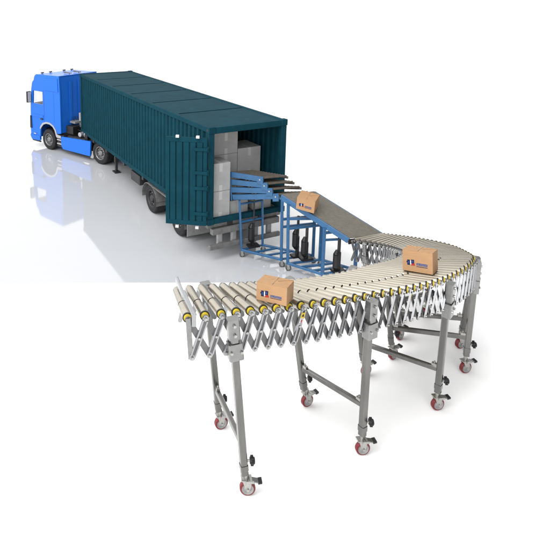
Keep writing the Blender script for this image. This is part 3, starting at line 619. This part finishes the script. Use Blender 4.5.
def leg_set(g, top, inward, bar_z, knob=True, crz=0.0, name='leg', bs=1.0):
    g = V(g); top = V(top); d = (top - g); dn = d.normalized(); w = .072
    at = lambda z: g + d * (z / d.z)
    ax = V(inward).normalized()          # direction to the partner leg, the tube is square to it
    mb = MB(); mb.bar(at(.245), at(top.z - .12), w, w, 'tube', up=(ax.x, ax.y, 0), ch=.010)
    mb.bar(at(.30) , at(.36), w * 1.12, w * 1.12, 'tube', up=(ax.x, ax.y, 0), ch=.01)
    lg = fb(mb, name)
    o = -ax * .02
    mb = MB(); mb.bar(at(top.z - .20) + o, at(top.z + .005) + o, .115 * bs, .09 * bs, 'bracket', up=(ax.x, ax.y, 0), ch=.012)
    mb.bar(at(top.z - .24) + o, at(top.z - .20) + o, .085, .08, 'bracket', up=(ax.x, ax.y, 0), ch=.012)
    for t in (.05, .15): c = at(top.z - t) - ax * (.02 + .046 * bs); mb.cyl(c, c - ax * .018, .016, 'bolt', n=8)
    fb(mb, 'top_bracket', lg)
    mb = MB(); mb.bar(at(top.z - .42) + o, at(top.z - .245) + o, .145 * bs, .1 * bs, 'bracket', up=(ax.x, ax.y, 0), ch=.012)
    for sgn in (-1, 1): c = at(top.z - .33) - ax * (.02 + .051 * bs) + V((-ax.y, ax.x, 0)) * sgn * .05 * bs; mb.cyl(c, c - ax * .016, .014, 'bolt', n=8)
    fb(mb, 'clamp_bracket', lg)
    if knob:
        c = at(.40); s_ = V((1, 0, 0)); mb = MB(); mb.cyl(c + s_ * .03, c + s_ * .075, .012, 'bolt', n=8)
        mb.cyl(c + s_ * .065, c + s_ * .085, .03, 'black', .042, n=14); mb.cyl(c + s_ * .085, c + s_ * .115, .042, 'black', .03, n=14)
        for i in range(6):
            a = i * PI / 3; e = c + s_ * .085 + V((0, math.cos(a), math.sin(a))) * .038; mb.cyl(e - s_ * .012, e + s_ * .016, .012, 'black', n=8)
        fb(mb, 'clamp_knob', lg)
    loc = g - FO
    if not proto:
        for mbx, nm in zip(caster_parts(), ('caster_fork', 'caster_wheel', 'brake_pedal')):
            e = mbx.build(nm, lg); e.location = loc; e.rotation_euler = (0, 0, crz); proto.append(e)
    else:
        for e in proto: copy_to(e, lg, loc, crz)
    return lg, at
LEGP = [((0.825, 4.923, 0.0), 2.55, (0.644, 5.8, 0.0), 0.60, 0.54, 0.00), ((2.178, 5.429, 0.0), 13.90, (1.75, 6.166, 0.0), 0.60, 0.56, 0.10), ((3.34, 6.107, 0.0), 24.70, (2.686, 6.732, 0.0), 0.55, 0.52, 0.15), ((4.051, 6.793, 0.0), 33.30, (3.189, 7.079, 0.0), 0.50, 0.50, 0.20), ((4.263, 7.328, 0.0), 36.50, (3.476, 7.531, 0.0), 0.50, 0.50, 0.30), ((4.14, 8.122, 0.0), 48.50, (3.576, 7.886, 0.0), .4, .4, .4), ((3.898, 8.842, 0.0), 57.50, (3.427, 8.647, 0.0), .4, .4, .4)]
for (g, ki, gi, zb, zb2, crz) in LEGP:
    k0 = int(ki); f = ki - k0; o_ = OUT[k0].lerp(OUT[k0 + 1], f) + outdir(k0) * (.085 if ki < 30 else .07); i_ = INN[k0].lerp(INN[k0 + 1], f) - outdir(k0) * .085
    g = V(g); gi = V(gi); iw = (gi - g); iw.z = 0
    if g.y > 7.3: o_ = V((o_.x, o_.y, o_.z))
    lg, at = leg_set(g, o_ + V((0, 0, .0)), iw, zb, True, crz, bs=.6 if g.y > 8 else .72 if g.y > 6.5 else 1); lg2, at2 = leg_set(gi, i_, -iw, zb2, True, crz + .3, bs=.6 if g.y > 7.9 else 1)
    e = iw.normalized()
    mb = MB(); p, q = at(zb) + e * .037, at2(zb2) - e * .037; mb.bar(p, q, .05, .06, 'tube', ch=.008)
    for c, s in ((p, 1), (q, -1)):
        mb.obox(c + e * s * .03 + V((0, 0, .045)), e * .03, V((-e.y, e.x, 0)) * .02, V((0, 0, .015)), 'bolt'); mb.cyl(c + e * s * .03 + V((0, 0, .05)), c + e * s * .03 + V((0, 0, .085)), .01, 'bolt', n=8)
    fb(mb, 'crossbar')

# ------------------------------------------------------------------ brown cartons
def brown_box(loc, ex, ey, size, label):
    """ex, ey: the box's own x and y directions, lying in the deck"""
    ex = V(ex).normalized(); ez = ex.cross(V(ey)).normalized(); ey = ez.cross(ex)
    rot = Matrix((ex, ey, ez)).transposed().to_euler()
    lx, ly, lz = size
    r = thing('cardboard_box', label, 'cardboard box', loc, 0, 'brown cardboard boxes riding the conveyor')
    r.rotation_euler = rot
    mb = MB(); mb.box(0, lx, 0, ly, 0, lz - .006, 'card'); mb.build('box_body', r, bevel=.005)
    # top flaps folded over one another
    t = .005; z = lz - .0055
    mb = MB()
    mb.hexa([(0.001, 0.001, z), (lx - .001, .001, z), (lx * .56, ly * .52, z), (lx * .44, ly * .52, z), (0.001, 0.001, z + t), (lx - .001, .001, z + t), (lx * .56, ly * .52, z + t + .004), (lx * .44, ly * .52, z + t + .004)], 'card'); mb.build('top_flap', r)
    mb = MB()
    mb.hexa([(lx - .001, ly - .001, z), (.001, ly - .001, z), (lx * .42, ly * .54, z), (lx * .58, ly * .54, z), (lx - .001, ly - .001, z + t), (.001, ly - .001, z + t), (lx * .42, ly * .54, z + t + .003), (lx * .58, ly * .54, z + t + .003)], 'card'); mb.build('top_flap', r)
    for x0, x1, s in ((.001, lx * .47, 1), (lx - .001, lx * .53, -1)):
        mb = MB(); q = [(x0, .012, z), (x1, ly * .45, z), (x1, ly * .58, z), (x0, ly - .012, z)]
        q = q if s > 0 else q[::-1]
        q = q[::-1]
        mb.hexa([V(p) for p in q] + [V(p) + V((0, 0, t - .0015)) for p in q], 'card'); mb.build('top_flap', r)
    mb = MB(); mb.box(lx * .49, lx * .51, .004, ly - .004, z + t + .0045, z + t + .0055, 'cardtape'); mb.build('tape', r)
    # printed emblem and lettering strip on the front face
    mb = MB(); y = -.0012; e = lx * .115; x = lx * .275; zc = lz * .42
    def pl(x0, x1, z0, z1, m, yy=0): mb.box(x0, x1, y - .0004 - yy, y + .0008 - yy, z0, z1, m)
    pl(x - e, x - e * .18, zc - e * .80, zc + e * .80, 'navy'); pl(x - e * 1.22, x - e, zc - e * .1, zc + e * .35, 'navy')
    pl(x - e * .18, x + e * .14, zc - e * .60, zc + e * .62, 'inkwhite'); pl(x + .14 * e, x + e, zc - e * .25, zc + e * .95, 'navy')
    mb.face([(x + .05 * e, y - .0014, zc - e * .85), (x + 1.25 * e, y - .0014, zc - e * .75), (x + 1.1 * e, y - .0014, zc - e * .15), (x + .45 * e, y - .0014, zc - e * .25)], 'inkred')
    pl(x - e * .75, x - e * .5, zc - e * .35, zc + e * .35, 'inkblue', .0009); pl(x + e * .45, x + e * .7, zc + e * .05, zc + e * .65, 'inkblue', .0009)
    mb.build('printed_emblem', r)
    mb = MB(); x = lx * .465; wch = lx * .038; hc = lz * .12; zc = lz * .38
    for i in range(9):
        a = x + i * wch * 1.08; kx = i % 4
        pl(a, a + wch * .28, zc - hc / 2, zc + hc / 2, 'inkblue'); pl(a + wch * .62, a + wch * .9, zc - hc / 2, zc + hc / 2, 'inkblue')
        if kx in (0, 2): pl(a + wch * .28, a + wch * .62, zc - hc * .12, zc + hc * .12, 'inkblue')
        if kx in (1, 2, 3): pl(a + wch * .28, a + wch * .62, zc + hc * .28, zc + hc / 2, 'inkblue')
        if kx == 3: pl(a + wch * .28, a + wch * .62, zc - hc / 2, zc - hc * .28, 'inkblue')
    pl(x, x + wch * 9.6, zc - hc * 1.0, zc - hc * .78, 'navy'); mb.build('printed_lettering', r)
    return r
brown_box((0.920, 5.204, 1.988), (0.2779, -0.1483, 0.0110), (0.1177, 0.2205, -0.0363), (0.315, 0.250, 0.186), 'brown cardboard box nearest the viewer, on the widely spaced rollers')
brown_box((2.925, 6.379, 1.703), (0.2742, -0.2077, 0.0421), (0.1630, 0.2152, -0.0457), (0.344, 0.270, 0.256), 'brown cardboard box riding the bend of the flexible conveyor')
brown_box((2.338, 9.459, 1.291), (0.2866, -0.1554, -0.0337), (0.1430, 0.2637, 0.0334), (0.326, 0.300, 0.237), 'brown cardboard box on the dark slope of the blue conveyor')


# ------------------------------------------------------------------ camera
cam = bpy.data.cameras.new('camera'); co = bpy.data.objects.new('camera', cam); C.objects.link(co)
cam.sensor_width = 36; cam.lens = 554.0622 / 550 * 36; cam.clip_start = .05; cam.clip_end = 20000
cam.shift_x = (275 - 165.412) / 550; cam.shift_y = (90.4248 - 275) / 550
co.location = (0, 0, 5); co.rotation_euler = (PI / 2 - .1636, 0, 0)
bpy.context.scene.camera = co

# ------------------------------------------------------------------ light: white studio surround and one big soft key lamp
w = bpy.data.worlds.new('World'); bpy.context.scene.world = w; w.use_nodes = True
nt = w.node_tree; bg = nt.nodes['Background']; N = nt.nodes.new; LK = nt.links.new
tc = N('ShaderNodeTexCoord')
def dotn(v):
    d = N('ShaderNodeVectorMath'); d.operation = 'DOT_PRODUCT'; d.inputs[1].default_value = v; LK(tc.outputs['Generated'], d.inputs[0]); return d.outputs['Value']
def mrange(x, a, b_, c, d_):
    m = N('ShaderNodeMapRange'); m.interpolation_type = 'SMOOTHSTEP'; m.inputs[1].default_value = a; m.inputs[2].default_value = b_; m.inputs[3].default_value = c; m.inputs[4].default_value = d_; LK(x, m.inputs[0]); return m.outputs[0]
def math_(op, a, b_):
    m = N('ShaderNodeMath'); m.operation = op
    for i, x in enumerate((a, b_)):
        if isinstance(x, (int, float)): m.inputs[i].default_value = x
        else: LK(x, m.inputs[i])
    return m.outputs[0]
key = mrange(dotn(V((-.55, -.5, .67)).normalized()), .1, 1.0, 0, 1.3)
hor = mrange(dotn((0, 0, 1)), .15, .6, .55, 0)
dark = mrange(dotn(V((.95, -.15, .2)).normalized()), .1, .7, 1.0, .18)
tot = math_('MULTIPLY', math_('ADD', math_('ADD', key, hor), 1.36), dark)
LK(tot, bg.inputs['Strength']); bg.inputs['Color'].default_value = (1, 1, 1, 1)
la = bpy.data.lights.new('key_lamp', 'AREA'); la.shape = 'DISK'; la.size = 9; la.energy = 1700; la.color = (1, .985, .96)
lo = bpy.data.objects.new('key_lamp', la); C.objects.link(lo); lo.location = (-6, 2, 15)
lo.rotation_euler = (V((2, 9, 0)) - V(lo.location)).to_track_quat('-Z', 'Y').to_euler()

sc = bpy.context.scene
sc.view_settings.view_transform = 'Standard'; sc.view_settings.look = 'None'; sc.view_settings.exposure = 0; sc.view_settings.gamma = 1
